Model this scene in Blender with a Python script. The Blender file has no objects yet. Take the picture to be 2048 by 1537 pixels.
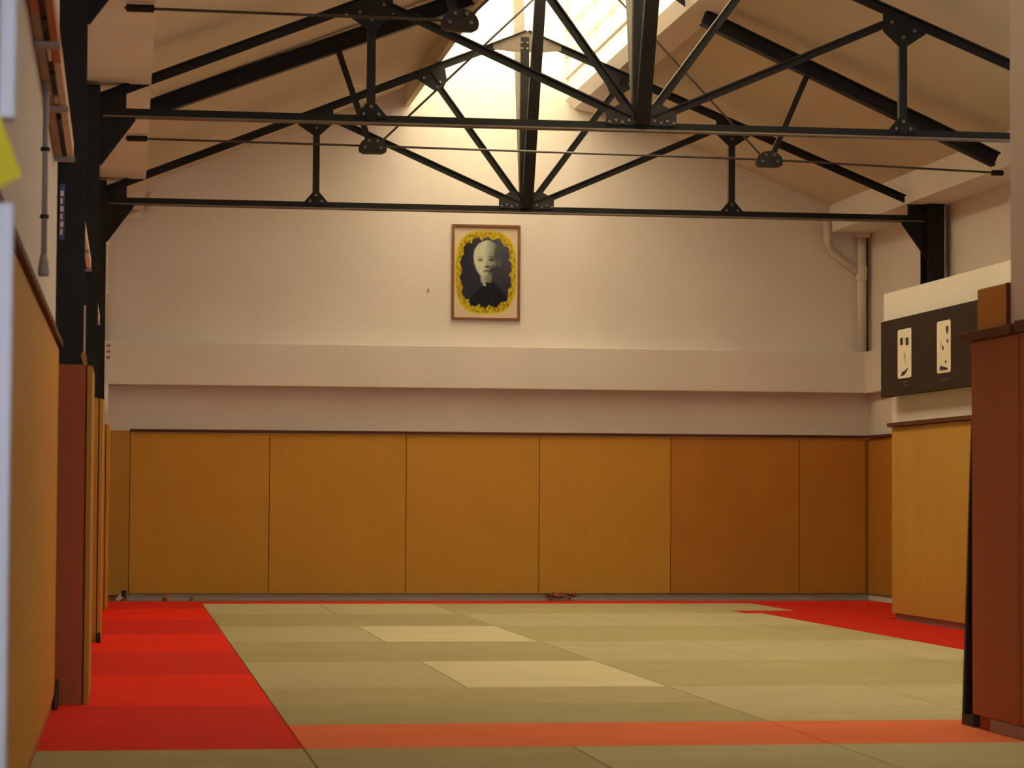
import bpy, bmesh, math, random
import numpy as np
from mathutils import Vector, Matrix
random.seed(7)
S = bpy.context.scene
C = S.collection

# ------------------------------------------------------------------ camera
FPX, YAW, PIT, ROL, CX, CH = 5105.9, 0.1489364, 0.0454370, 0.0052470, -0.649059, 0.915634
cy, sy, cp, sp, cr, sr = math.cos(YAW), math.sin(YAW), math.cos(PIT), math.sin(PIT), math.cos(ROL), math.sin(ROL)
FW = Vector((sy*cp, cy*cp, sp)); R0 = Vector((cy, -sy, 0)); U0 = R0.cross(FW)
RT = R0*cr + U0*sr; UP = -R0*sr + U0*cr
cd = bpy.data.cameras.new('camera'); cam = bpy.data.objects.new('camera', cd); C.objects.link(cam)
cam.matrix_world = Matrix(((RT.x, UP.x, -FW.x, CX), (RT.y, UP.y, -FW.y, 0), (RT.z, UP.z, -FW.z, CH), (0, 0, 0, 1)))
cd.sensor_fit = 'HORIZONTAL'; cd.sensor_width = 36; cd.lens = FPX/2048*36
cd.clip_start = 0.05; cd.clip_end = 200
cd.dof.use_dof = True; cd.dof.focus_distance = 19.0; cd.dof.aperture_fstop = 7.0
S.camera = cam

# ------------------------------------------------------------------ sky and exposure
w = bpy.data.worlds.new('World'); S.world = w; w.use_nodes = True
bg = w.node_tree.nodes['Background']
bg.inputs[0].default_value = (1.0, 0.96, 0.92, 1); bg.inputs[1].default_value = 7.8
S.view_settings.view_transform = 'Standard'; S.view_settings.look = 'None'
S.view_settings.gamma = 1.0; S.view_settings.use_curve_mapping = False
S.view_settings.exposure = 0.0
S.cycles.use_denoising = True
S.cycles.max_bounces = 10; S.cycles.diffuse_bounces = 6; S.cycles.transparent_max_bounces = 12
S.cycles.sample_clamp_indirect = 8.0

# ------------------------------------------------------------------ materials
def lin(c):
    return tuple(((v/255)/12.92 if v/255 <= .04045 else ((v/255+.055)/1.055)**2.4) for v in c)
def mat(name, col, rough=.6, var=.12, scale=6, stretch=(1, 1, 1), bump=0.0, bscale=60, metal=0, spec=.5, rnd=0.0, sheen=0):
    m = bpy.data.materials.new(name); m.use_nodes = True
    nt = m.node_tree; N = nt.nodes; L = nt.links; b = N['Principled BSDF']
    b.inputs['Roughness'].default_value = rough; b.inputs['Metallic'].default_value = metal
    b.inputs['Specular IOR Level'].default_value = spec
    if sheen:
        b.inputs['Sheen Weight'].default_value = sheen; b.inputs['Sheen Roughness'].default_value = .4
    tc = N.new('ShaderNodeTexCoord'); mp = N.new('ShaderNodeMapping'); mp.inputs['Scale'].default_value = stretch
    oi = N.new('ShaderNodeObjectInfo'); ad = N.new('ShaderNodeVectorMath'); ad.operation = 'ADD'
    sc = N.new('ShaderNodeVectorMath'); sc.operation = 'SCALE'; sc.inputs[3].default_value = 30
    L.new(oi.outputs['Random'], sc.inputs[0])
    L.new(tc.outputs['Object'], ad.inputs[0]); L.new(sc.outputs[0], ad.inputs[1]); L.new(ad.outputs[0], mp.inputs[0])
    no = N.new('ShaderNodeTexNoise'); no.inputs['Scale'].default_value = scale; no.inputs['Detail'].default_value = 5
    L.new(mp.outputs[0], no.inputs['Vector'])
    mr = N.new('ShaderNodeMapRange'); mr.inputs[1].default_value = .25; mr.inputs[2].default_value = .75
    mr.inputs[3].default_value = 1-var; mr.inputs[4].default_value = 1+var
    L.new(no.outputs['Fac'], mr.inputs[0])
    mx = N.new('ShaderNodeVectorMath'); mx.operation = 'SCALE'; mx.inputs[0].default_value = col[:3]
    if rnd:
        m2 = N.new('ShaderNodeMapRange'); m2.inputs[3].default_value = 1-rnd; m2.inputs[4].default_value = 1+rnd
        L.new(oi.outputs['Random'], m2.inputs[0])
        mu = N.new('ShaderNodeMath'); mu.operation = 'MULTIPLY'; L.new(mr.outputs[0], mu.inputs[0]); L.new(m2.outputs[0], mu.inputs[1])
        L.new(mu.outputs[0], mx.inputs[3])
    else:
        L.new(mr.outputs[0], mx.inputs[3])
    L.new(mx.outputs[0], b.inputs['Base Color'])
    if bump:
        n2 = N.new('ShaderNodeTexNoise'); n2.inputs['Scale'].default_value = bscale; n2.inputs['Detail'].default_value = 3
        L.new(mp.outputs[0], n2.inputs['Vector'])
        bp = N.new('ShaderNodeBump'); bp.inputs['Strength'].default_value = bump; bp.inputs['Distance'].default_value = .01
        L.new(n2.outputs['Fac'], bp.inputs['Height']); L.new(bp.outputs[0], b.inputs['Normal'])
    return m
M = {}
M['plaster'] = mat('plaster', (.71, .65, .60), .85, .05, 1.2, bump=.15, bscale=25)
M['plaster_pipe'] = mat('painted_pipe', (.68, .61, .53), .5, .05, 3)
M['ceiling'] = mat('ceiling_paint', (.61, .53, .39), .85, .05, .8, bump=.1, bscale=12)
M['white_paint'] = mat('white_paint', (.74, .69, .62), .6, .04, 2)
M['wood'] = mat('wood_veneer', (.54, .27, .034), .6, .06, 1.6, (2.2, 2.2, 1.2), bump=.03, bscale=30, rnd=.04, spec=.25)
M['wood_red_dim'] = mat('dim_red_veneer', (.46, .19, .025), .6, .06, 1.6, (2.2, 2.2, 1.2), bump=.03, bscale=30, rnd=.04, spec=.25)  # veneer tone plus the dimmer light of the right-hand wall, put into the colour
M['wood_light'] = mat('pale_wood_veneer', (.45, .245, .040), .6, .07, 1.6, (2.5, 2.5, 1), rnd=.04, spec=.25)
M['wood_dark'] = mat('dark_red_wood', (.37, .11, .044), .6, .07, 2.0, (4, 4, .6), rnd=.05, spec=.25)
M['cap'] = mat('cap_rail_wood', (.10, .026, .008), .6, .12, 4, (.4, 4, 4), spec=.2)
M['steel'] = mat('black_painted_steel', (.008, .007, .006), .5, .3, 8, bump=.05, bscale=40, spec=.22)
M['steel_brown'] = mat('brown_black_steel', (.016, .011, .009), .5, .3, 9, spec=.3)
M['steel_lit_brown'] = mat('lit_brown_steel', (.15, .115, .09), .6, .25, 7, spec=.3)  # no dust: black steel with the light falling on it put into the colour
M['steel_lit_grey'] = mat('lit_grey_steel', (.20, .175, .14), .5, .15, 7, spec=.4)  # lit copy of the black steel, brightness put into the colour
M['rod'] = mat('steel_rod', (.06, .045, .04), .35, .2, 8, metal=.3)
M['bolt'] = mat('bolt_head', (.16, .14, .12), .4, .2, 8, metal=.5)
def matm(n, c, r=.0): return mat(n, c, .85, .06, 3, bump=.1, bscale=150, rnd=r, spec=.12)
M['mat_red_a'] = matm('red_mat_dark', (.64, .016, .009))
M['mat_red_b'] = matm('red_mat_bright', (.80, .020, .003))
M['mat_red_c'] = matm('deep_red_mat', (.52, .014, .003))
M['mat_red_o'] = matm('orange_red_mat', (.74, .17, .062))
M['mat_green_d'] = matm('olive_mat_dark', (.39, .345, .175), .04)
M['mat_green_l'] = matm('olive_mat_pale', (.455, .41, .235), .04)
M['mat_green_xl'] = matm('olive_mat_palest', (.585, .535, .33), .03)
M['slab'] = mat('concrete_slab', (.25, .21, .18), .9, .15, 2)
M['board'] = mat('dark_brown_board', (.032, .016, .010), .7, .12, 6, spec=.15)
M['caption'] = mat('faded_caption_ink', (.09, .065, .045), .7, .1, 8)
M['paper'] = mat('white_paper', (.74, .66, .52), .8, .06, 14)
M['ink'] = mat('black_ink', (.006, .006, .006), .5, .1, 8)
M['ink_pale'] = mat('pale_green_ink', (.42, .42, .28), .7, .1, 8)
M['frame_wood'] = mat('picture_frame_wood', (.20, .07, .018), .4, .15, 10, (1, 1, 1))
M['alu'] = mat('white_aluminium', (.62, .66, .80), .35, .04, 3, metal=.1)  # white metal; the bluish daylight on the door frame is put into the colour
M['yellow'] = mat('yellow_paper', (.80, .72, .03), .6, .04, 5)
M['blue'] = mat('blue_plastic', (.03, .05, .25), .4, .1, 8)
M['grey_plastic'] = mat('grey_plastic', (.30, .26, .26), .5, .08, 8)
M['black_rubber'] = mat('black_rubber', (.006, .006, .006), .6, .2, 8)
M['rack_wood'] = mat('weathered_rack_wood', (.36, .23, .15), .65, .25, 5, (4, .5, 4))
M['rack_orange'] = mat('orange_painted_wood', (.50, .10, .03), .55, .2, 5, (4, .5, 4))
M['stick'] = mat('pale_stick_wood', (.62, .46, .30), .6, .1, 6)
M['cable'] = mat('dark_cable', (.09, .04, .03), .5, .1, 8)
M['zinc'] = mat('glazing_bar_metal', (.55, .48, .36), .45, .1, 6)
g = bpy.data.materials.new('skylight_glass'); g.use_nodes = True; M['glass'] = g
nt = g.node_tree; nt.nodes.clear()
o_ = nt.nodes.new('ShaderNodeOutputMaterial'); tr = nt.nodes.new('ShaderNodeBsdfTransparent'); tr.inputs[0].default_value = (.97, .91, .74, 1)
tl = nt.nodes.new('ShaderNodeBsdfTranslucent'); tl.inputs[0].default_value = (.92, .86, .70, 1)
mxs = nt.nodes.new('ShaderNodeMixShader'); tcn = nt.nodes.new('ShaderNodeTexCoord'); nz = nt.nodes.new('ShaderNodeTexNoise'); nz.inputs['Scale'].default_value = 2.2
mrn = nt.nodes.new('ShaderNodeMapRange'); mrn.inputs[1].default_value = .3; mrn.inputs[2].default_value = .75; mrn.inputs[3].default_value = .08; mrn.inputs[4].default_value = .5
nt.links.new(tcn.outputs['Object'], nz.inputs['Vector']); nt.links.new(nz.outputs['Fac'], mrn.inputs[0]); nt.links.new(mrn.outputs[0], mxs.inputs[0])
nt.links.new(tr.outputs[0], mxs.inputs[1]); nt.links.new(tl.outputs[0], mxs.inputs[2]); nt.links.new(mxs.outputs[0], o_.inputs[0])

cg = bpy.data.materials.new('clear_glass'); cg.use_nodes = True; M['clear_glass'] = cg
nt = cg.node_tree; nt.nodes.clear()
o_ = nt.nodes.new('ShaderNodeOutputMaterial'); tr = nt.nodes.new('ShaderNodeBsdfTransparent'); tr.inputs[0].default_value = (.93, .95, 1, 1)
gl = nt.nodes.new('ShaderNodeBsdfGlossy'); gl.inputs['Roughness'].default_value = .05
mxs = nt.nodes.new('ShaderNodeMixShader'); mxs.inputs[0].default_value = .06
nt.links.new(tr.outputs[0], mxs.inputs[1]); nt.links.new(gl.outputs[0], mxs.inputs[2]); nt.links.new(mxs.outputs[0], o_.inputs[0])

# ------------------------------------------------------------------ mesh helpers
def wloc(o):
    v = o.location.copy()
    while o.parent is not None:
        o = o.parent; v = v + o.location
    return v
class MB:
    def __init__(s): s.v = []; s.f = []
    def box(s, x0, x1, y0, y1, z0, z1):
        n = len(s.v)
        s.v += [(x, y, z) for z in (z0, z1) for y in (y0, y1) for x in (x0, x1)]
        s.f += [tuple(n+i for i in q) for q in ((0, 2, 3, 1), (4, 5, 7, 6), (0, 1, 5, 4), (2, 6, 7, 3), (0, 4, 6, 2), (1, 3, 7, 5))]
        return s
    def prism(s, prof, p0, p1, u, v):
        """profile (list of 2D points) in axes u, v swept from p0 to p1"""
        p0, p1, u, v = Vector(p0), Vector(p1), Vector(u), Vector(v); n = len(s.v); k = len(prof)
        for p in (p0, p1): s.v += [tuple(p+u*a+v*b) for a, b in prof]
        s.f.append(tuple(n+i for i in range(k-1, -1, -1))); s.f.append(tuple(n+k+i for i in range(k)))
        for i in range(k): j = (i+1) % k; s.f.append((n+i, n+j, n+k+j, n+k+i))
        return s
    def poly(s, pts, d):
        """planar polygon thickened along vector d"""
        n = len(s.v); k = len(pts); d = Vector(d)
        s.v += [tuple(Vector(p)) for p in pts] + [tuple(Vector(p)+d) for p in pts]
        s.f.append(tuple(range(n, n+k))); s.f.append(tuple(range(n+2*k-1, n+k-1, -1)))
        for i in range(k): j = (i+1) % k; s.f.append((n+j, n+i, n+k+i, n+k+j))
        return s
    def tube(s, pts, r, seg=10, rs=None):
        pts = [Vector(p) for p in pts]; rings = []
        for i, p in enumerate(pts):
            d = (pts[min(i+1, len(pts)-1)]-pts[max(i-1, 0)]).normalized()
            a = d.cross(Vector((0, 0, 1)));
            if a.length < .2: a = d.cross(Vector((0, 1, 0)))
            a.normalize(); b = d.cross(a); n = len(s.v); rr = rs[i] if rs else r
            s.v += [tuple(p+(a*math.cos(t)+b*math.sin(t))*rr) for t in [2*math.pi*q/seg for q in range(seg)]]
            rings.append(n)
        for i in range(len(rings)-1):
            for q in range(seg):
                q2 = (q+1) % seg; s.f.append((rings[i]+q, rings[i]+q2, rings[i+1]+q2, rings[i+1]+q))
        s.f.append(tuple(rings[0]+q for q in range(seg-1, -1, -1))); s.f.append(tuple(rings[-1]+q for q in range(seg)))
        return s
    def build(s, name, m, parent=None, bevel=0, origin=None, smooth=False):
        me = bpy.data.meshes.new(name); o3 = Vector(origin) if origin else Vector((0, 0, 0))
        me.from_pydata([tuple(Vector(p)-o3) for p in s.v], [], s.f); me.update()
        bm = bmesh.new(); bm.from_mesh(me); bmesh.ops.recalc_face_normals(bm, faces=bm.faces)
        if bevel:
            bmesh.ops.bevel(bm, geom=list(bm.edges), offset=bevel, segments=2, affect='EDGES', profile=.6)
        if smooth:
            for f in bm.faces: f.smooth = len(f.verts) == 4
        bm.to_mesh(me); bm.free()
        me.materials.append(M[m] if isinstance(m, str) else m)
        o = bpy.data.objects.new(name, me); C.objects.link(o); o.location = o3
        if parent is not None:
            o.parent = parent; o.location = o3 - wloc(parent)
        return o
def box(name, x0, x1, y0, y1, z0, z1, m, parent=None, bevel=0):
    return MB().box(x0, x1, y0, y1, z0, z1).build(name, m, parent, bevel, origin=((x0+x1)/2, (y0+y1)/2, z0))
def tag(o, label=None, cat=None, group=None, kind=None):
    if label: o['label'] = label
    if cat: o['category'] = cat
    if group: o['group'] = group
    if kind: o['kind'] = kind
    return o
def thing(name, label, cat, loc=(0, 0, 0), group=None):
    o = bpy.data.objects.new(name, None); C.objects.link(o); o.location = loc; o.empty_display_size = .1
    return tag(o, label, cat, group)
def struct(o): o['kind'] = 'structure'; return o
def copy_tree(o, parent=None, shift=None):
    c = o.copy(); C.objects.link(c); c.parent = parent
    if shift: c.location = o.location + Vector(shift)
    for ch in o.children: copy_tree(ch, c)
    return c

# ------------------------------------------------------------------ the room shell
XL, XR, YB, YF = -0.98, 6.52, 24.2, -2.0
XM, ZC, SL = 2.73, 5.18, 0.402                      # ridge line, ceiling apex, roof slope
SK0, SK1, SKY = 1.98, 3.57, 9.0                     # skylight between these X, from this Y to the back wall
def zc(x): return ZC - SL*abs(x-XM)
floor = struct(box('floor', XL-.3, XR+.3, YF-.3, YB+.3, -.24, -.04, 'slab'))

wl = struct(box('wall_left', XL-.2, XL, YF-.2, YB+.2, -.04, 3.9, 'plaster'))
def wall_hole(name, ax, w0, w1, a0, a1, z1, h):
    # wall with one opening h = (a0, a1, z0, z1); ax is the axis along the wall
    b = MB()
    for (p, q, u, v) in ((a0, h[0], -.04, z1), (h[1], a1, -.04, z1), (h[0], h[1], -.04, h[2]), (h[0], h[1], h[3], z1)):
        b.box(w0, w1, p, q, u, v) if ax == 'y' else b.box(p, q, w0, w1, u, v)
    return struct(b.build(name, 'plaster'))
WR, WF = (12.4, 17.2, 2.75, 3.45), (-.8, 2.2, .5, 3.0)
wr = wall_hole('wall_right', 'y', XR, XR+.2, YF-.2, YB+.2, 3.9, WR)
wf = wall_hole('wall_front', 'x', YF-.2, YF, XL, XR, 5.3, WF)
def side_window(name, ax, w, h, n):
    e = bpy.data.objects.new(name, None); C.objects.link(e); e['kind'] = 'structure'
    e.location = (w, h[0], h[2]) if ax == 'y' else (h[0], w, h[2])
    bx = (lambda nm, a, b, c, d, t, m: box(nm, w-t, w+t, a, b, c, d, m, e)) if ax == 'y' else (lambda nm, a, b, c, d, t, m: box(nm, a, b, w-t, w+t, c, d, m, e))
    d = (h[1]-h[0])/n
    for k in range(n+1):
        a = h[0]+k*d; bx('mullion', max(h[0], a-.025), min(h[1], a+.025), h[2], h[3], .03, 'alu')
    bx('window_rail', h[0], h[1], h[2], h[2]+.05, .028, 'alu'); bx('window_rail', h[0], h[1], h[3]-.05, h[3], .028, 'alu')
    for k in range(n): bx('pane', h[0]+k*d+.02, h[0]+(k+1)*d-.02, h[2]+.04, h[3]-.04, .003, 'clear_glass')
side_window('window_2', 'y', XR+.1, WR, 7); side_window('window_3', 'x', YF-.1, WF, 4)
prof = [(XL-.2, -.04), (XR+.2, -.04), (XR+.2, zc(XR)+.1), (SK1+.16, zc(SK1)+.1), (SK1+.16, 5.95), ((SK0+SK1)/2, 6.3), (SK0-.1, 5.95), (SK0-.1, zc(SK0)+.1), (XL-.2, zc(XL)+.1)]
wb = struct(MB().poly([(x, YB, z) for x, z in prof], (0, .2, 0)).build('wall_back', 'plaster'))

m = MB()
def slab(x0, x1, y0, y1):
    m.poly([(x0, y0, zc(x0)), (x1, y0, zc(x1)), (x1, y0, zc(x1)+.12), (x0, y0, zc(x0)+.12)], (0, y1-y0, 0))
slab(XL-.25, SK0, YF, YB+.2); slab(SK1+.2, XR+.25, YF, YB+.2)
slab(SK0, XM, YF, SKY); slab(XM, SK1+.2, YF, SKY)
ceil = struct(m.build('ceiling', 'ceiling'))

# eave boxes along both long walls, wall beam along the back wall
struct(MB().poly([(XL, YF, 3.615), (-.53, YF, 3.615), (-.53, YF, zc(-.53)), (XL, YF, zc(-.53))], (0, YB-YF, 0)).build('trim_1', 'plaster'))
struct(MB().poly([(6.12, YF, 3.55), (XR, YF, 3.55), (XR, YF, zc(6.12)), (6.12, YF, zc(6.12))], (0, YB-YF, 0)).build('trim_2', 'plaster'))
beam = struct(box('trim_3', XL, XR, 24.0, YB, 1.972, 2.375, 'plaster', bevel=.008))
box('beam_return', 6.42, XR, 19.7, 24.0, 1.972, 2.375, 'plaster', beam)
for z in (2.32, 2.265, 2.21):
    box('wall_mark', -.862, -.83, 23.997, 24.0, z, z+.022, 'wood_dark', beam)

# skylight curbs, resting on the rafters
struct(MB().prism([(-.05, 4.69), (0, 4.69), (.0, 5.0), (-.05, 5.0)], (SK0, SKY, 0), (SK0, YB, 0), (1, 0, 0), (0, 0, 1)).build('trim_4', 'ceiling'))
struct(MB().prism([(0, 4.70), (.22, 4.66), (.22, 5.0), (-.05, 5.0), (-.08, 4.785)], (SK1, SKY, 0), (SK1, YB, 0), (1, 0, 0), (0, 0, 1)).build('trim_5', 'plaster'))
struct(box('trim_6', SK0-.14, SK1+.22, SKY-.12, SKY, 4.7, 6.3, 'plaster'))
# lantern glazing: two low glazed sides and a glazed pitched top, panes and bars
XA, XB2, ZS0, ZS1, ZT = SK0-.03, SK1-.05, 5.0, 5.85, 6.2
XC = (XA+XB2)/2
win = bpy.data.objects.new('window_1', None); C.objects.link(win); win['kind'] = 'structure'; win.location = (XC, SKY, ZS0)
n = 20; dy = (YB-SKY)/n
def quadslab(pts, t=.006):
    a, b, c = [Vector(p) for p in pts[:3]]; nn = (b-a).cross(c-a).normalized()
    return MB().poly(pts, nn*t)
for k in range(n):
    a, b = SKY+k*dy+.02, SKY+(k+1)*dy-.02
    for q in (((XA, a, ZS0+.02), (XA, b, ZS0+.02), (XA, b, ZS1-.02), (XA, a, ZS1-.02)),
              ((XB2, a, ZS0+.02), (XB2, b, ZS0+.02), (XB2, b, ZS1-.02), (XB2, a, ZS1-.02)),
              ((XA+.02, a, ZS1+.008), (XA+.02, b, ZS1+.008), (XC-.015, b, ZT-.006), (XC-.015, a, ZT-.006)),
              ((XB2-.02, a, ZS1+.008), (XB2-.02, b, ZS1+.008), (XC+.015, b, ZT-.006), (XC+.015, a, ZT-.006))):
        quadslab(q).build('pane', 'glass', win)
for k in range(n+1):
    y = min(max(SKY+k*dy, SKY+.02), YB-.02)
    b = MB()
    b.box(XA-.02, XA+.02, y-.018, y+.018, ZS0, ZS1); b.box(XB2-.02, XB2+.02, y-.018, y+.018, ZS0, ZS1)
    b.prism([(-.018, -.02), (.018, -.02), (.018, .02), (-.018, .02)], (XA, y, ZS1), (XC, y, ZT), (0, 1, 0), (0, 0, 1))
    b.prism([(-.018, -.02), (.018, -.02), (.018, .02), (-.018, .02)], (XC, y, ZT), (XB2, y, ZS1), (0, 1, 0), (0, 0, 1))
    b.build('glazing_bar', 'zinc', win)
for x, z in ((XA, ZS1), (XB2, ZS1), (XC, ZT), (XB2-.012, ZS0+.22), (XB2-.012, ZS0+.48)):
    box('glazing_rail', x-.022, x+.022, SKY, YB, z-.02, z+.02, 'zinc', win)
for x in (XA, XB2):
    box('sill', x-.03, x+.03, SKY, YB, ZS0-.002, ZS0+.022, 'white_paint', win)

# ------------------------------------------------------------------ wood wall panels
ed = [-.634, .663, 1.953, 3.231, 4.511, 5.783, 6.449]
for a, b in zip(ed[:-1], ed[1:]):
    box('panel', a+.003, b-.003, 24.07, 24.10, .028, 1.528, 'wood' if a < 4 else 'wood_red_dim', wb, .002)  # right-hand panels coloured darker and redder for the weaker light there
box('panel', -.88, -.637, 24.075, 24.10, .012, 1.545, 'wood_light', wb, .002)
box('backing_board', -.88, 6.50, 24.105, YB, .024, 1.525, 'wood', wb)
box('cap_rail', -.64, 6.455, 24.045, 24.10, 1.531, 1.56, 'cap', wb, .003)
box('base_board', -.88, 6.50, 24.14, 24.17, -.04, .02, 'white_paint', wb, .002)
box('toe_strip', -.88, -.65, 24.10, 24.14, -.04, .006, 'wood_dark', wb)
for k in range(4):
    box('panel', 6.47, 6.50, 24.06-1.1*(k+1)+.003, 24.06-1.1*k-.003, .028, 1.528, 'wood_red_dim', wr, .002)
box('cap_rail', 6.44, 6.50, 19.66, 24.045, 1.531, 1.56, 'cap', wr, .003)
box('base_board', 6.49, 6.515, 19.66, 24.13, -.04, .02, 'white_paint', wr, .002)
# left wall panels between columns
for a, b in ((2.9, 4.12), (4.12, 5.34), (5.34, 6.56), (6.56, 7.78), (7.78, 9.0), (9.0, 10.22), (10.22, 11.44)):
    box('panel', XL+.001, XL+.022, a+.003, b-.003, .05, 1.575, 'wood', wl, .002)
box('cap_rail', XL+.001, XL+.04, 2.9, 11.44, 1.578, 1.606, 'cap', wl, .003)
box('base_board', XL+.001, XL+.014, 2.9, 11.44, -.04, .045, 'wood_dark', wl, .002)
for y0, y1 in ((12.45, 16.45), (17.4, 21.2)):
    for k in range(3):
        t = (y1-y0)/3
        box('panel', XL+.001, XL+.022, y0+k*t+.003, y0+(k+1)*t-.003, .05, 1.53, 'wood', wl, .002)
box('panel', XL+.001, XL+.022, 22.02, 24.06, .05, 1.52, 'wood', wl, .002)

# right partition wall with its panels
pw = struct(MB().box(5.34, 5.50, 10.6, 19.385, -.04, 1.50).box(5.34, 5.50, 10.6, 19.57, 1.50, 2.34).build('wall_right_partition', 'white_paint'))
box('fascia', 5.27, 5.50, 10.6, 19.57, 2.34, 2.565, 'white_paint', pw, .004)
for k in range(3):
    box('panel', 5.275, 5.335, 19.38-2.44*(k+1)+.003, 19.38-2.44*k-.003, .05, 1.50, 'wood_light', pw, .003)
box('cap_rail', 5.245, 5.338, 12.06, 19.41, 1.503, 1.535, 'cap', pw, .003)
box('base_board', 5.30, 5.338, 12.06, 19.36, -.04, .046, 'grey_plastic', pw, .002)

# entrance pier at the near right
ep = struct(box('wall_entrance_pier', 2.79, 3.25, 6.6, 9.655, .002, 4.9, 'plaster'))
box('panel', 2.765, 2.787, 9.50, 10.06, .055, 1.572, 'wood_dark', ep, .003)
for a, b in ((8.28, 9.485), (7.06, 8.275)):
    box('panel', 2.765, 2.787, a, b, .055, 1.572, 'wood_dark', ep, .003)
box('pier_return', 2.792, 3.25, 9.66, 10.05, .0, 1.572, 'wood_dark', ep)
box('cap_rail', 2.735, 2.80, 9.52, 10.115, 1.574, 1.612, 'cap', ep, .004)
box('cap_rail', 2.745, 2.80, 7.06, 9.50, 1.574, 1.622, 'cap', ep, .004)
box('end_panel', 2.775, 2.80, 9.665, 10.012, 1.613, 1.785, 'wood_red_dim', ep, .003)
box('end_panel_edge', 2.774, 2.80, 9.657, 9.664, 1.613, 1.785, 'cap', ep)
box('base_board', 2.77, 2.79, 7.06, 9.86, .0, .052, 'grey_plastic', ep, .003)

# ------------------------------------------------------------------ mats
Y0 = 9.424
NTH = ('first', 'second', 'third', 'fourth', 'fifth', 'sixth', 'seventh', 'eighth')
def judo_mat(x0, x1, y0, y1, m, label, group):
    x1 = min(x1, 6.22); y1 = min(y1, 22.95)
    o = box('judo_mat', x0+.0022, x1-.0022, y0+.0022, y1-.0022, -.04, 0, m, None, .004)
    tag(o, label, 'mat', group)
for k in range(7):
    d = k % 2 == 0
    judo_mat(-.975, 0, Y0+2*k, Y0+2*k+2, 'mat_red_a' if d else 'mat_red_b', '%s red judo mat along the left wall, %s from the back wall' % ('darker crimson' if d else 'brighter scarlet', NTH[6-k]), 'red mats along the left wall')
for k, (a, b) in enumerate(((0, 2), (2, 4), (4, 6))):
    judo_mat(a, b, Y0, Y0+1, 'mat_red_o', 'orange red judo mat of the entrance strip, %s from the crimson left border' % NTH[k], 'orange red mats in the entrance strip')
for k in range(7):
    judo_mat(k-1, k, Y0-2, Y0, 'mat_green_l' if k > 1 else 'mat_green_d', 'olive judo mat touching the outer edge of the entrance strip, %s from the left wall' % NTH[k], 'olive mats outside the red border')
    judo_mat(k-1, k, Y0-4, Y0-2, 'mat_green_l', 'olive judo mat one row outside the entrance strip, %s from the left wall' % NTH[k], 'olive mats outside the red border')
def olive_label(tone, way, c, q, r):
    side = (('beside left red border', 'second in from left red border'), ('third in from left red border', 'fourth in from left red border'))
    if way == 'crosswise':
        return '%s olive crosswise mat %s left red border, %s row from entrance strip' % (tone, ('touching', 'one away from')[c], ('first', 'second', 'third', 'fourth', 'fifth', 'sixth', 'seventh', 'eighth', 'ninth', 'tenth', 'eleventh', 'twelfth')[2*r+q])
    return '%s olive lengthwise mat %s, %s pair from entrance strip' % (tone, side[c][q], NTH[r])
GG = 'olive mats inside the red border'
for r in range(6):
    ya = Y0+1+2*r; yb = ya+2
    for c in range(2):
        xa = 2*c
        if (r+c) % 2 == 0:
            for q in range(2):
                judo_mat(xa, xa+2, ya+q, ya+q+1, 'mat_green_d', olive_label('dull', 'crosswise', c, q, r), GG)
        else:
            for q in range(2):
                bright = (c == 0 and q == 1 and r in (1, 3))
                judo_mat(xa+q, xa+q+1, ya, yb, 'mat_green_xl' if bright else 'mat_green_l', olive_label('straw' if bright else 'pale', 'lengthwise', c, q, r), GG)
    # half column against the right hand red strip
    if ya < 20.0:
        judo_mat(4, 4.5, ya, yb, 'mat_green_d' if r % 2 else 'mat_green_l', 'narrow olive mat beside the partition red strip, %s from the entrance strip' % NTH[r], 'narrow olive mats')
    else:
        judo_mat(4, 4.36, ya, ya+.5, 'mat_green_d', 'short olive offcut mat between the red mats by the partition', 'narrow olive mats')
        judo_mat(4, 4.9, ya+.5, yb, 'mat_green_d', 'olive judo mat jutting into the red mats by the back wall', 'narrow olive mats')
for r in range(5):
    ya = Y0+1+2*r
    judo_mat(4.5, 5.3, ya, ya+2, 'mat_red_c', 'deep red judo mat beside the partition, %s from the entrance strip' % NTH[r], 'red mats along the partition')
for k, (xa, xb, ya, yb) in enumerate(((4.36, 5.3, 20.424, 20.924), (4.9, 5.3, 20.924, 22.42), (5.3, 6.2, 19.6, 21.6), (5.3, 6.2, 21.6, 22.42))):
    judo_mat(xa, xb, ya, yb, 'mat_red_c', ('thin red mat sliver cutting into the olive mats by the partition end', 'red mat between the jutting olive mat and the corner mats', 'wide red mat behind the far end of the partition', 'wide red mat in the far corner beside the right wall')[k], 'red mats in the far corner')
for k in range(3):
    judo_mat(2*k, 2*k+2 if k < 2 else 6.2, 22.424, 22.95, 'mat_red_a', 'narrow dark red mat along the back wall, %s from the left red border' % NTH[k], 'red mats along the back wall')

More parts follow.
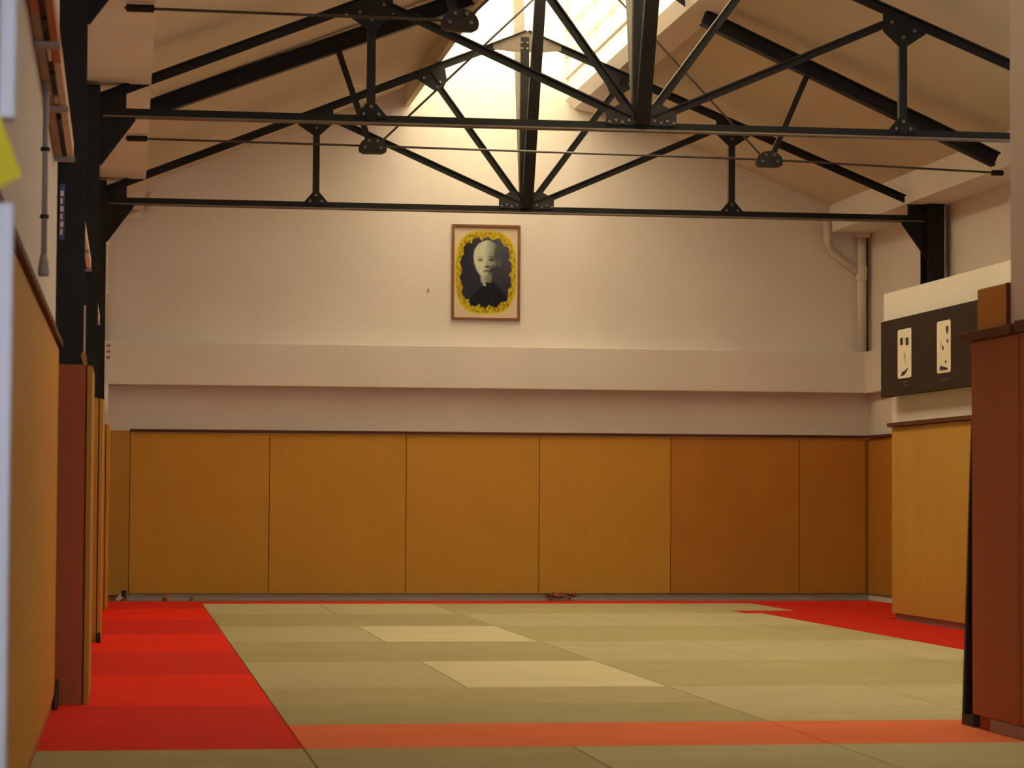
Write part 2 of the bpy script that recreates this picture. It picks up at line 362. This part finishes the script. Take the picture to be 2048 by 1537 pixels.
# ------------------------------------------------------------------ steel roof trusses
def tee(mb, p0, p1, h, b, up=1, tw=.012, tf=.010):
    """T section lying in an XZ plane: web of height h, flange of width b across Y"""
    p0, p1 = Vector(p0), Vector(p1); d = (p1-p0).normalized(); nrm = Vector((0, 1, 0)).cross(d)
    if nrm.z < 0: nrm = -nrm
    nrm = nrm*up
    pr = [(-b/2, -h/2), (b/2, -h/2), (b/2, -h/2+tf), (tw/2, -h/2+tf), (tw/2, h/2), (-tw/2, h/2), (-tw/2, -h/2+tf), (-b/2, -h/2+tf)]
    return mb.prism(pr, p0, p1, (0, 1, 0), nrm)
def bar(mb, p0, p1, a, b, ref=(0, 1, 0)):
    p0, p1 = Vector(p0), Vector(p1); d = (p1-p0).normalized(); u = Vector(ref); u = (u-d*u.dot(d)).normalized(); v = u.cross(d)
    return mb.prism([(-a/2, -b/2), (a/2, -b/2), (a/2, b/2), (-a/2, b/2)], p0, p1, u, v)
def bolts(name, pts, y, parent, r=.012):
    mb = MB()
    for x, z in pts: mb.tube([(x, y-.014, z), (x, y, z)], r, 6)
    o = mb.build(name, 'bolt', parent); o['kind'] = 'stuff'; return o
ZTIE = 3.425
def zr(x): return 4.96 - .402*abs(x-XM)              # rafter centre line
def make_truss(Y, label):
    t = thing('roof_truss', label, 'truss', (XM, Y, ZTIE), 'steel roof trusses')
    P = lambda x, z, dy=0: (x, Y+dy, z)
    MB().box(-.84, 6.30, Y-.007, Y+.007, ZTIE-.020, ZTIE+.031).build('tie_beam', 'steel', t)
    MB().box(-.84, 6.30, Y-.048, Y+.048, ZTIE-.031, ZTIE-.0205).build('tie_flange', 'steel_lit_brown', t)  # floor bounce on the underside painted in as a lighter brown
    for s in (-1, 1):
        f = lambda x: XM+s*(x)
        tee(MB(), P(f(3.62), zr(f(3.62))), P(f(0), zr(XM)), .062, .10, up=-1).build('rafter', 'steel', t)
        bar(MB(), P(f(1.82), zr(f(1.82))), P(f(1.82), ZTIE), .05, .055).build('hanger', 'steel', t)
        tee(MB(), P(f(.08), ZTIE+.05, -.012), P(f(1.72), zr(f(1.82))-.04, -.012), .055, .055, up=-1).build('diagonal', 'steel', t)
        tee(MB(), P(f(.05), ZTIE+.07, -.012), P(f(.86), zr(f(.86))-.02, -.012), .055, .055, up=-1).build('diagonal', 'steel', t)
        # gusset plates
        g1 = MB().poly([P(f(1.98), zr(f(1.98))-.02, -.02), P(f(1.68), zr(f(1.68))-.02, -.02), P(f(1.68), zr(f(1.82))-.10, -.02), P(f(1.79), zr(f(1.82))-.20, -.02), P(f(1.85), zr(f(1.82))-.20, -.02), P(f(1.98), zr(f(1.98))-.05, -.02)], (0, .012, 0)).build('gusset_plate', 'steel', t)
        bolts('bolts', [(f(1.90), zr(f(1.9))-.06), (f(1.74), zr(f(1.74))-.07), (f(1.82), zr(f(1.82))-.14)], Y-.02, g1)
        g2 = MB().poly([P(f(1.92), ZTIE+.01, -.02), P(f(1.72), ZTIE+.01, -.02), P(f(1.72), ZTIE+.03, -.02), P(f(1.79), ZTIE+.11, -.02), P(f(1.85), ZTIE+.11, -.02), P(f(1.92), ZTIE+.03, -.02)], (0, .012, 0)).build('gusset_plate', 'steel', t)
        bolts('bolts', [(f(1.87), ZTIE+.035), (f(1.77), ZTIE+.035), (f(1.82), ZTIE+.085)], Y-.02, g2)
        g3 = MB().poly([P(f(.98), zr(f(.98))-.02, -.02), P(f(.72), zr(f(.72))-.02, -.02), P(f(.70), zr(f(.98))-.03, -.02), P(f(.74), zr(f(.98))-.13, -.02), P(f(.80), zr(f(.98))-.13, -.02)], (0, .012, 0)).build('gusset_plate', 'steel', t)
        bolts('bolts', [(f(.9), zr(f(.9))-.05), (f(.76), zr(f(.98))-.05), (f(.78), zr(f(.98))-.10)], Y-.02, g3)
        # eave plates and knee bracket at the column head
        MB().poly([P(f(3.72), ZTIE-.02, -.02), P(f(3.42), ZTIE-.02, -.02), P(f(3.42), zr(f(3.42))-.005, -.02), P(f(3.66), zr(f(3.60))-.005, -.02), P(f(3.72), zr(f(3.62)), -.02)], (0, .03, 0)).build('eave_plate', 'steel', t)
        MB().poly([P(f(3.70), ZTIE, -.03), P(f(3.36), ZTIE-.0, -.03), P(f(3.36), ZTIE-.05, -.03), P(f(3.575), 3.08, -.03), P(f(3.70), 3.06, -.03)], (0, .03, 0)).build('knee_bracket', 'steel', t)
    # king post: middle post and two raking struts along the ridge
    bar(MB(), P(XM-.02, ZTIE), P(XM-.02, 4.93), .05, .075).build('king_post', 'steel', t)
    bar(MB(), P(XM, ZTIE+.02, -.05), P(XM, 5.75, -.95), .05, .095).build('ridge_strut', 'steel', t)
    bar(MB(), P(XM, ZTIE+.02, .05), P(XM, 5.75, .62), .05, .095).build('ridge_strut', 'steel_lit_grey', t)  # same steel as the front strut, its lit look painted in
    gp = MB().poly([P(XM-.24, ZTIE+.01, -.024), P(XM+.24, ZTIE+.01, -.024), P(XM+.24, ZTIE+.10, -.024), P(XM+.14, ZTIE+.155, -.024), P(XM-.14, ZTIE+.155, -.024), P(XM-.24, ZTIE+.10, -.024)], (0, .014, 0)).build('foot_plate', 'steel_brown', t)
    bolts('bolts', [(XM-.22+.044*i, ZTIE+.028+.012*(i % 2)) for i in range(11)], Y-.024, gp, .010)
    ga = MB().poly([P(XM, 4.985, -.022), P(XM+.30, 4.985-.402*.30, -.022), P(XM+.30, 4.84-.02, -.022), P(XM+.12, 4.80, -.022), P(XM-.12, 4.80, -.022), P(XM-.30, 4.84-.02, -.022), P(XM-.30, 4.985-.402*.30, -.022)], (0, .014, 0)).build('apex_plate', 'steel_lit_brown', t)  # skylit look of the plate is painted into its colour
    bolts('bolts', [(XM-.05+.05*i, z) for i in range(3) for z in (4.83, 4.88)], Y-.022, ga, .010)
    return t
make_truss(21.75, 'black steel roof truss just in front of the back wall')
make_truss(16.75, 'black steel roof truss between the two rod-braced rafters')
make_truss(11.75, 'black steel roof truss at the near left column')

# steel columns under the truss ends
def h_section(mb, x0, x1, y0, y1, z0, z1, t=.014):
    mb.box(x0, x1, y0, y0+t, z0, z1); mb.box(x0, x1, y1-t, y1, z0, z1); xm = (x0+x1)/2
    mb.box(xm-t/2, xm+t/2, y0+t, y1-t, z0, z1); return mb
def column(x0, x1, Y, label, top):
    c = thing('steel_column', label, 'column', ((x0+x1)/2, Y, 0), 'black steel columns')
    h_section(MB(), x0, x1, Y-.11, Y+.11, -.04, top).build('column_shaft', 'steel', c)
    MB().box(x0-.01 if x0 > 0 else x0, x1+.0, Y-.13, Y+.13, -.04, -.02).build('base_plate', 'steel', c)
    MB().box(x0, x1, Y-.12, Y+.12, top, top+.015).build('head_plate', 'steel', c)
    return c
column(XL+.003, -.858, 11.75, 'black steel column against the left wall above the dark red casing', 3.57)
column(XL+.003, -.858, 16.75, 'black steel column on the left wall carrying the middle truss', 3.57)
column(XL+.003, -.858, 21.75, 'black steel column at the left end of the truss before the back wall', 3.57)
column(6.30, 6.45, 21.75, 'black steel column rising behind the partition in the far corner', 3.53)
column(6.30, 6.45, 11.75, 'black steel column at the right wall under the truss by the near left column', 3.53)
column(6.30, 6.45, 16.75, 'black steel column behind the dark board and the entrance pier', 3.53)

# column casings along the left wall
def casing(Ya, Yb, x1, zt, mf, ms, label):
    c = thing('column_casing', label, 'casing', (-.9, Ya, 0), 'wood casings round the left columns')
    MB().box(XL+.008, x1-.03, Ya, Ya+.022, .0, zt).build('front_panel', mf, c, .002)
    MB().box(x1-.022, x1, Ya+.004, Yb, .0, zt-.004).build('side_panel', ms, c, .002)
    MB().box(XL+.008, x1-.03, Yb-.022, Yb, .0, zt).build('rear_panel', ms, c, .002)
    MB().box(x1-.0295, x1-.0225, Ya+.006, Ya+.05, .0, zt-.002).build('corner_bead', 'cap', c)
    return c
casing(11.5, 12.3, -.812, 1.508, 'wood_dark', 'wood_light', 'dark red wood casing round the near left column')
casing(16.48, 17.3, -.812, 1.552, 'wood_light', 'wood_light', 'golden wood casing round the middle left column')
casing(21.22, 21.98, -.808, 1.52, 'wood_light', 'wood', 'golden wood casing round the left column by the back wall')

# ------------------------------------------------------------------ rod-braced rafters
def rod_rafter(Yc, label, both=True):
    k = 0
    Yx = lambda x: Yc+k*(x-XM)
    t = thing('rod_braced_rafter', label, 'rafter', (XM, Yc, 3.5), 'rod-braced rafters')
    P = lambda x, z: (x, Yx(x), z)
    def sec(mb, p0, p1, h, b):
        d = (Vector(p1)-Vector(p0)).normalized(); n = Vector((0, 1, 0)).cross(d); n = n if n.z > 0 else -n
        a, tf = h/2, .014
        return mb.prism([(-b/2, -a), (b/2, -a), (b/2, -a+tf), (.01, -a+tf), (.01, a-tf), (b/2, a-tf), (b/2, a), (-b/2, a), (-b/2, a-tf), (-.01, a-tf), (-.01, -a+tf), (-b/2, -a+tf)], p0, p1, (0, 1, 0), n)
    sec(MB(), P(-.70, 3.74), P(1.88, 4.724), .125, .10).build('rafter', 'steel', t)
    if both: sec(MB(), P(3.68, 4.632), P(6.02, 3.59), .115, .10).build('rafter', 'steel', t)
    L, Rr = (1.14, 3.572), (4.20, 3.545)
    for (x, z), (tx, tz), e, ridge in ((L, (.88, 4.275), (-.70, 3.583), (2.64, 5.0)), (Rr, (4.50, 4.205), (6.085, 3.487), (2.78, 5.0)))[:2 if both else 1]:
        s = 1 if tx > x else -1
        bar(MB(), P(tx, tz), P(x+s*.03, z+.04), .03, .042).build('strut', 'steel', t)
        MB().tube([P(x, z), P(*e)], .0085, 8).build('tie_rod', 'rod', t)
        MB().tube([P(x-s*.05, z+.02), P(*ridge)], .0085, 8).build('ridge_rod', 'rod', t)
        MB().tube([P(e[0]-s*.01, e[1]), P(e[0]+(-s)*.16 if s < 0 else e[0]-.10, e[1])], .022, 8).build('rod_socket', 'steel', t)
        yy = Yx(x); pts = []
        for i in range(13):
            a = math.pi*i/12; pts.append((x+.105*math.cos(a), yy-.03, z-.02+.085*math.sin(a)))
        pts += [(x-.100, yy-.03, z-.045), (x-.07, yy-.03, z-.06), (x+.07, yy-.03, z-.06), (x+.100, yy-.03, z-.045)]
        pl = MB().poly(pts, (0, .06, 0)).build('joint_plate', 'steel_brown', t)
        bolts('bolts', [(x-.06, z-.015), (x+.06, z-.015), (x-.03, z+.035), (x+.035, z+.035)], yy-.03, pl, .011)
    if both: MB().poly([(3.385, Yc-.05, 4.80), (3.53, Yc-.05, 4.70), (3.515, Yc-.05, 4.90), (3.45, Yc-.05, 4.90)], (0, .012, 0)).build('ridge_bracket', 'steel', t)
    if both: MB().tube([P(*L), P(*Rr)], .0085, 8).build('tie_rod', 'rod', t)
    return t
rod_rafter(19.05, 'heavy black rafter with thin rod bracing nearest the back wall truss')
rod_rafter(13.95, 'rod-braced rafter between the near column and the middle truss', False)

# ------------------------------------------------------------------ portrait on the back wall
pic = thing('framed_portrait', 'framed monochrome portrait with ornate yellow oval border on the back wall', 'picture', (2.721, YB, 3.095))
px0, px1, pz0, pz1 = 2.39, 3.052, 2.637, 3.556
for nm, a in (('frame_side', (px0, px0+.024, pz0, pz1)), ('frame_side', (px1-.024, px1, pz0, pz1)), ('frame_rail', (px0+.024, px1-.024, pz0, pz0+.024)), ('frame_rail', (px0+.024, px1-.024, pz1-.024, pz1))):
    MB().box(a[0], a[1], YB-.034, YB-.002, a[2], a[3]).build(nm, 'frame_wood', pic, .002)
NX, NZ = 150, 210
u, v = np.meshgrid((np.arange(NX)+.5)/NX*2-1, (np.arange(NZ)+.5)/NZ*2-1)     # u right, v up, -1..1
rng = np.random.default_rng(3)
def blend(img, a, c): return img*(1-a[..., None])+np.array(c)[None, None]*a[..., None]
def soft(d, w): return np.clip(.5-d/w, 0, 1)
img = np.zeros((NZ, NX, 3)); img[:] = (.62, .50, .36)
ang = np.arctan2(v/.93, u/.93)
def sup(u, v, a, b, p): return (np.abs(u/a)**p+np.abs(v/b)**p)**(1/p)
r = sup(u, v, .97, .93, 3.0)
img = blend(img, soft(r-.985, .03), (.58, .46, .02))
orn = .5+.5*np.sin(ang*26)*np.cos(r*38+ang*9)
orn2 = (np.sin(u*24+np.sin(v*17)*2)*np.sin(v*32+np.sin(u*20)*2) > .15)
img = blend(img, soft(r-.95, .03)*(.55*orn+.4*orn2)*(r > .78), (.20, .10, .01))
inner = .755+.075*np.abs(np.sin(ang*7+.4))+.012*np.sin(ang*31)
img = blend(img, soft(r-inner, .03), (.022, .022, .040))
img = blend(img, soft(r-inner, .03)*np.clip(.5+u*.9, 0, 1)*np.clip(.5+v, 0, 1)*.6, (.10, .095, .14))
# robe and shoulders
sh = np.where(u < .1, -.18-.75*np.abs(u-.1)**1.2, -.12-.75*np.abs(u-.1)**1.1)
robe = soft(v-sh, .04)*soft(r-inner, .03)
img = blend(img, robe, (.010, .010, .016))
img = blend(img, soft(np.abs(u-.12-.35*(v+.75))-.012, .02)*(v < -.45)*(v > -.8)*robe*.7, (.04, .04, .05))
# head: an elderly sitter, lit from the left
def ell(cx, cz, a, b): return np.sqrt(((u-cx)/a)**2+((v-cz)/b)**2)-1
neck = soft(np.abs(u-.02)-.17, .06)*((v < .02) & (v > -.22))
img = blend(img, neck*np.clip(.75-u*2.2, .06, .9), (.30, .31, .24))
wd = np.interp(v, [-.12, -.06, .05, .2, .35, .5, .62, .69, .71], [.02, .14, .26, .36, .40, .38, .28, .12, .0])
cxh = np.interp(v, [-.12, .2, .7], [-.05, .0, .05])
head = soft(np.abs(u-cxh)-wd, .05)*((v > -.12) & (v < .71))
img = blend(img, head, (.10, .115, .105))
lit = np.clip(.90-np.clip(u-cxh+.06, 0, 1)*3.3, .0, 1)*np.clip(1-.5*np.clip(.1-v, 0, 1), .3, 1)
img = blend(img, head*lit, (.55, .56, .43))
img = blend(img, head*soft(ell(.20, .52, .20, .14), .9)*.35, (.38, .40, .31))            # right brow bone catches light
img = blend(img, head*soft(ell(.20, .20, .11, .07), .9)*.35, (.34, .36, .29))            # right cheek
img = blend(img, head*soft(ell(.36, .42, .10, .22), .5)*.8, (.045, .05, .05))            # cropped hair at the side
img = blend(img, soft(ell(.42, .22, .055, .10), .4)*.75, (.10, .11, .10))                # ear
img = blend(img, head*soft(ell(.26, -.02, .15, .16), .6)*.9, (.012, .013, .018))         # jaw in shade
for ex, ez, k in ((-.17, .275, .8), (.17, .28, .85)):
    img = blend(img, head*soft(ell(ex, ez, .085, .028), .7)*k, (.015, .015, .015))
    img = blend(img, head*soft(ell(ex, ez-.04, .08, .014), .8)*.3, (.16, .17, .14))
    img = blend(img, head*soft(ell(ex+.01, ez+.065, .12, .016), .8)*(.25 if ex < 0 else .7), (.05, .05, .05))
img = blend(img, head*soft(np.abs(u-(.06-.15*(v-.13)))-.016, .03)*((v > .13) & (v < .28))*.5, (.10, .11, .09))
img = blend(img, head*soft(ell(.05, .125, .09, .032), .6)*.85, (.03, .035, .03))
img = blend(img, head*soft(ell(.04, .035, .12, .022), .7)*.8, (.03, .03, .03))
img = blend(img, head*soft(ell(.02, .005, .08, .012), .8)*.3, (.16, .17, .14))
img = blend(img, soft(np.abs(u+.10+.55*(v+.16))-.045, .03)*((v < -.10) & (v > -.30)), (.36, .37, .29))
img = np.clip(img*(1+rng.normal(0, .03, img.shape[:2])[..., None]), 0, 1)
xs = np.linspace(px0+.02, px1-.02, NX+1); zs = np.linspace(pz0+.02, pz1-.02, NZ+1)
verts = [(x-pic.location.x, -.012, z-pic.location.z) for z in zs for x in xs]
faces = [(j*(NX+1)+i, j*(NX+1)+i+1, (j+1)*(NX+1)+i+1, (j+1)*(NX+1)+i) for j in range(NZ) for i in range(NX)]
me = bpy.data.meshes.new('print'); me.from_pydata(verts, [], faces)
at = me.color_attributes.new('print_colour', 'FLOAT_COLOR', 'CORNER')
cols = np.ones((NZ*NX, 4, 4)); cols[:, :, :3] = img.reshape(-1, 1, 3); at.data.foreach_set('color', cols.reshape(-1))
pm = bpy.data.materials.new('portrait_print'); pm.use_nodes = True
an = pm.node_tree.nodes.new('ShaderNodeVertexColor'); an.layer_name = 'print_colour'
pb = pm.node_tree.nodes['Principled BSDF']; pb.inputs['Roughness'].default_value = .5; pb.inputs['Specular IOR Level'].default_value = .1
pm.node_tree.links.new(an.outputs[0], pb.inputs['Base Color']); me.materials.append(pm)
po = bpy.data.objects.new('print', me); C.objects.link(po); po.parent = pic
MB().box(px0+.01, px1-.01, YB-.011, YB-.001, pz0+.01, pz1-.01).build('back_board', 'wood_dark', pic)
tag(MB().tube([(2.166, YB+.001, 2.91), (2.166, YB-.02, 2.91), (2.166, YB-.025, 2.93)], .006, 6).build('wall_nail', 'bolt'), 'small bare nail in the back wall beside the portrait', 'nail')

# ------------------------------------------------------------------ dark board with two calligraphy sheets
bd = thing('calligraphy_board', 'dark brown board with two white calligraphy sheets on the partition', 'board', (5.25, 18.2, 1.735))
XF = 5.222
MB().box(XF, 5.268, 14.6, 19.49, 1.738, 2.336).build('board_panel', 'board', bd, .003)
for y in (15.0, 19.0): MB().box(5.268, 5.34, y, y+.1, 1.9, 2.1).build('hanger_block', 'board', bd)
def sheet(ya, yb, za, zb):
    n = 5; r_ = .022; pts = []
    for (cy_, cz_, a0) in ((yb-r_, zb-r_, 0), (ya+r_, zb-r_, 90), (ya+r_, za+r_, 180), (yb-r_, za+r_, 270)):
        for i in range(n):
            a = math.radians(a0+90*i/(n-1)); pts.append((XF-.003, cy_+r_*math.cos(a), cz_+r_*math.sin(a)))
    return MB().poly(pts, (.0025, 0, 0)).build('sheet', 'paper', bd)
def stroke(par, pts, m='ink'):
    MB().poly([(XF-.0045, y, z) for y, z in pts], (.001, 0, 0)).build('ink_stroke', m, par)
s1 = sheet(18.69, 19.035, 1.865, 2.242)
stroke(s1, [(18.97, 2.176), (18.90, 2.178), (18.90, 2.122), (18.965, 2.122)])
stroke(s1, [(18.83, 2.172), (18.755, 2.17), (18.755, 2.113), (18.825, 2.113)])
stroke(s1, [(18.95, 1.885), (18.92, 1.915), (18.86, 1.918), (18.76, 1.944), (18.80, 1.913), (18.87, 1.886)])
stroke(s1, [(18.88, 2.05), (18.84, 2.06), (18.83, 2.02), (18.86, 1.99)], 'ink_pale')
stroke(s1, [(18.84, 2.0), (18.80, 1.99), (18.83, 1.96)], 'ink_pale')
s2 = sheet(17.752, 18.066, 1.859, 2.240)
stroke(s2, [(17.855, 2.185), (17.83, 2.198), (17.80, 2.195), (17.795, 2.165), (17.82, 2.135), (17.845, 2.155)])
stroke(s2, [(17.84, 2.095), (17.81, 2.10), (17.80, 2.075), (17.825, 2.07)])
stroke(s2, [(17.985, 2.08), (17.965, 2.088), (17.95, 2.06), (17.97, 2.05)], 'ink_pale')
stroke(s2, [(17.945, 2.05), (17.915, 2.06), (17.905, 2.03), (17.935, 2.025)], 'ink')
stroke(s2, [(17.88, 1.945), (17.85, 1.95), (17.845, 1.93), (17.87, 1.925)])
stroke(s2, [(18.01, 1.895), (17.96, 1.915), (17.94, 1.905), (17.90, 1.903), (17.81, 1.888), (17.82, 1.876), (17.93, 1.880), (17.98, 1.878)])
for (ya, yb, z) in ((18.79, 18.90, 1.832), (18.73, 18.90, 1.806), (17.98, 18.02, 1.838), (17.80, 17.98, 1.808)):
    MB().poly([(XF-.0015, ya, z), (XF-.0015, yb, z), (XF-.0015, yb, z+.007), (XF-.0015, ya, z+.007)], (.001, 0, 0)).build('caption_line', 'caption', bd)

# ------------------------------------------------------------------ pipes
p = thing('downpipe', 'cream painted downpipe with slanting branch in the far right corner', 'pipe', (6.42, 24.1, 2.4))
MB().tube([(6.425, 24.13, 2.376), (6.425, 24.13, 3.50)], .045, 14).build('pipe', 'plaster_pipe', p, smooth=True)
MB().tube([(6.08, 24.14, 3.72), (6.08, 24.14, 3.45), (6.115, 24.14, 3.37), (6.41, 24.135, 3.14)], .040, 14).build('branch', 'plaster_pipe', p, smooth=True)
MB().tube([(6.425, 24.13, 3.07), (6.425, 24.13, 3.1), (6.425, 24.13, 3.22)], .057, 14, [.053, .057, .057]).build('collar', 'plaster_pipe', p, smooth=True)
MB().box(6.35, 6.49, 24.06, 24.195, 3.50, 3.549).build('outlet_box', 'plaster_pipe', p)
tag(MB().tube([(6.497, 24.17, 2.38), (6.497, 24.17, 3.548)], .008, 8).build('wall_cable', 'cable'), 'thin dark cable running up the far right corner beside the downpipe', 'cable')
p = thing('downpipe', 'pinkish painted downpipe in the far left corner behind the columns', 'pipe', (-.88, 24.0, 1.56))
MB().tube([(-.885, 24.155, 2.38), (-.885, 24.155, 3.42), (-.84, 24.155, 3.50), (-.63, 24.155, 3.57), (-.565, 24.155, 3.598)], .036, 12).build('pipe', 'plaster_pipe', p, smooth=True)
MB().tube([(-.875, 23.965, 1.56), (-.875, 23.965, 1.97)], .034, 12).build('lower_pipe', 'plaster_pipe', p, smooth=True)
for z in (2.82, 3.28): MB().tube([(-.885, 24.155, z), (-.885, 24.155, z+.03)], .044, 12).build('clamp', 'plaster_pipe', p)
MB().tube([(-.475, 24.15, 3.62), (-.475, 24.15, 3.73), (-.475, 24.155, 3.79)], .038, 12, [.038, .038, .022]).build('stub', 'plaster_pipe', p, smooth=True)

# ------------------------------------------------------------------ left wall fixtures
def rack(ya, yb, label):
    t = thing('wall_rack', label, 'rack', (XL, ya, 2.37), 'long racks high on the left wall')
    z = lambda y: 2.46-.028*(y-8) if y < 11.5 else 2.365
    a, b = (ya, z(ya)), (yb, z(yb))
    def rail(nm, x0, x1, h0, h1, m, y0=None, y1=None):
        y0 = ya if y0 is None else y0; y1 = yb if y1 is None else y1
        MB().poly([(x0, y0, z(y0)+h0), (x1, y0, z(y0)+h0), (x1, y0, z(y0)+h1), (x0, y0, z(y0)+h1)], (0, y1-y0, z(y1)-z(y0))).build(nm, m, t, .002)
    ym = ya+.55*(yb-ya) if ya > 8 else 9.0
    rail('back_rail', XL+.004, XL+.034, 0, .05, 'rack_orange' if ya < 8 else 'rack_wood', ya, 8.2 if ya < 8 else yb)
    if ya < 8: rail('back_rail', XL+.004, XL+.034, .002, .05, 'rack_wood', 8.2, yb)
    rail('front_rail', XL+.056, XL+.082, .0, .07, 'rack_orange' if ya < 8 else 'stick', ya, ym if ya < 8 else yb)
    if ya < 8: rail('front_rail', XL+.056, XL+.082, .001, .07, 'stick', ym, yb)
    rail('tray', XL+.034, XL+.056, .02, .03, 'black_rubber')
    n = max(2, int((yb-ya)/1.2))
    for i in range(n+1):
        y = ya+.05+(yb-ya-.1)*i/n
        rail('bracket', XL+.003, XL+.088, -.012, .0, 'grey_plastic', y-.04, y+.04)
    for i in range(9):
        y = ya+.3+(yb-ya-.8)*i/9
        rail('paper_tag', XL+.038, XL+.052, .008, .02, 'paper' if i % 2 else 'ink', y, y+.12+.05*(i % 3))
    return t
rack(6.2, 11.12, 'long orange and brown wooden rack high on the left wall before the first column')
rack(12.6, 16.42, 'pale wooden rack high on the left wall behind the first column')
rack(17.6, 21.55, 'pale wooden rack high on the left wall near the back wall column')
c = thing('wall_conduit', 'grey vertical conduit with black clips and flared end on the left wall', 'conduit', (XL+.02, 9.35, 1.72))
MB().tube([(XL+.02, 9.35, 2.42), (XL+.02, 9.35, 1.79)], .0105, 10).build('conduit', 'grey_plastic', c, smooth=True)
MB().tube([(XL+.02, 9.35, 1.80), (XL+.02, 9.35, 1.765), (XL+.02, 9.35, 1.725), (XL+.02, 9.35, 1.715)], .02, 10, [.011, .017, .0205, .016]).build('flared_end', 'grey_plastic', c, smooth=True)
for z in (2.17, 1.925): MB().tube([(XL+.02, 9.35, z), (XL+.02, 9.35, z+.014)], .0165, 10).build('clip', 'black_rubber', c)
st = thing('sticker', 'narrow blue and white sticker on the near black column', 'sticker', (-.955, 11.638, 2.2))
MB().box(-.968, -.946, 11.636, 11.6395, 2.08, 2.33).build('backing', 'blue', st)
for i, z in enumerate((2.10, 2.135, 2.17, 2.205, 2.24, 2.275)):
    MB().box(-.966, -.956+.004*(i % 2), 11.6345, 11.636, z, z+.024).build('white_mark', 'paper', st)
sk = thing('wooden_stick', 'thin pale stick standing upright on the near column casing', 'stick', (-.86, 11.6, 1.51))
MB().box(-.8545, -.846, 11.60, 11.612, 1.56, 1.78).build('shaft', 'stick', sk)
MB().poly([(-.866, 11.598, 1.555), (-.858, 11.598, 1.57), (-.842, 11.598, 1.56), (-.836, 11.598, 1.50), (-.850, 11.598, 1.50)], (0, .016, 0)).build('wedge_foot', 'wood_light', sk)

# foreground door frame post with a yellow paper on it
df = thing('door_frame', 'bluish white metal door frame post in front of the left wall', 'door frame', (-.9, 4.0, 0))
MB().box(XL+.001, -.858, 3.94, 4.06, -.04, 3.4).build('jamb', 'alu', df, .006)
MB().box(-.858, -.829, 3.985, 4.03, -.04, 1.37).build('door_stop', 'alu', df, .004)
MB().box(-.858, -.829, 3.985, 4.03, 1.50, 3.4).build('door_stop', 'alu', df, .004)
MB().box(-.8575, -.852, 3.975, 3.984, -.04, 3.4).build('gasket', 'grey_plastic', df)
yp = MB().poly([(-.865, 3.935, 1.530), (-.850, 3.932, 1.500), (-.814, 3.925, 1.404), (-.852, 3.932, 1.383), (-.885, 3.937, 1.366), (-.90, 3.938, 1.51)], (0, .003, 0)).build('yellow_paper', 'yellow')
tag(yp, 'bright yellow paper pinned aslant to the pale door frame post', 'paper')

# ------------------------------------------------------------------ small loose things
b = thing('power_adapter', 'small black and white adapter at the foot of the far left panel', 'adapter', (-.69, 24.0, -.04))
MB().box(-.70, -.655, 23.98, 24.045, .0, .058).build('body', 'black_rubber', b, .004)
MB().poly([(-.755, 24.0, -.03), (-.725, 24.0, -.04), (-.68, 24.0, -.01), (-.69, 24.0, .055), (-.715, 24.0, .03)], (0, .03, 0)).build('plug', 'white_paint', b, .002)
tag(MB().box(-.838, -.810, 16.38, 16.46, 0, .062).build('door_wedge', 'black_rubber', None, .004), 'small black block on the red mat before the middle casing', 'block')
tag(MB().poly([(XL+.025, 11.2, .0), (XL+.035, 11.2, .0), (-.945, 11.47, .0), (-.945, 11.47, .10), (XL+.026, 11.47, .12)], (.004, 0, 0)).build('floor_wedge', 'black_rubber', None), 'dark wedge in the gap between left wall panels and casing', 'wedge')
cb = thing('cable_tangle', 'brown tangle of cables lying under the back wall panels', 'cable', (3.42, 24.0, -.04))
for i in range(5):
    pts = []
    for k in range(15):
        a = k/14*math.tau*1.3+i
        pts.append((3.42+.125*math.cos(a)+.02*random.random()+(i-2)*.012, 24.0+.03*math.sin(a*2+i), -.03+.035*abs(math.sin(a*1.5+i))+.008*i))
    MB().tube(pts, .007, 6).build('cable_loop', 'cable' if i % 2 else 'wood_dark', cb)
for x in (3.36, 3.46): MB().box(x-.02, x+.02, 23.985, 24.02, -.01, .03).build('plug', 'cable', cb, .003)
for x, r_ in ((-.298, .021), (-.053, .017)):
    tag(MB().tube([(x, 24.0, -.04), (x, 24.0, -.01), (x, 24.0, .012)], r_, 10, [r_, r_, r_*.6]).build('door_stop_knob', 'wood_dark', None, smooth=True), 'brown knob at the back wall foot, %s the power adapter' % ('nearer' if x < -.2 else 'farther from'), 'knob', 'knobs at the back wall foot')
lb = thing('leaning_board', 'black board leaning against the end of the entrance pier', 'board', (2.78, 10.2, 0))
MB().poly([(2.768, 10.062, 1.25), (2.768, 10.075, 1.25), (2.768, 10.205, .0), (2.768, 10.02+.16, .0)], (.40, 0, 0)).build('board_face', 'black_rubber', lb)
MB().box(2.768, 3.168, 10.055, 10.185, .0, .045).build('foot_block', 'black_rubber', lb, .003)
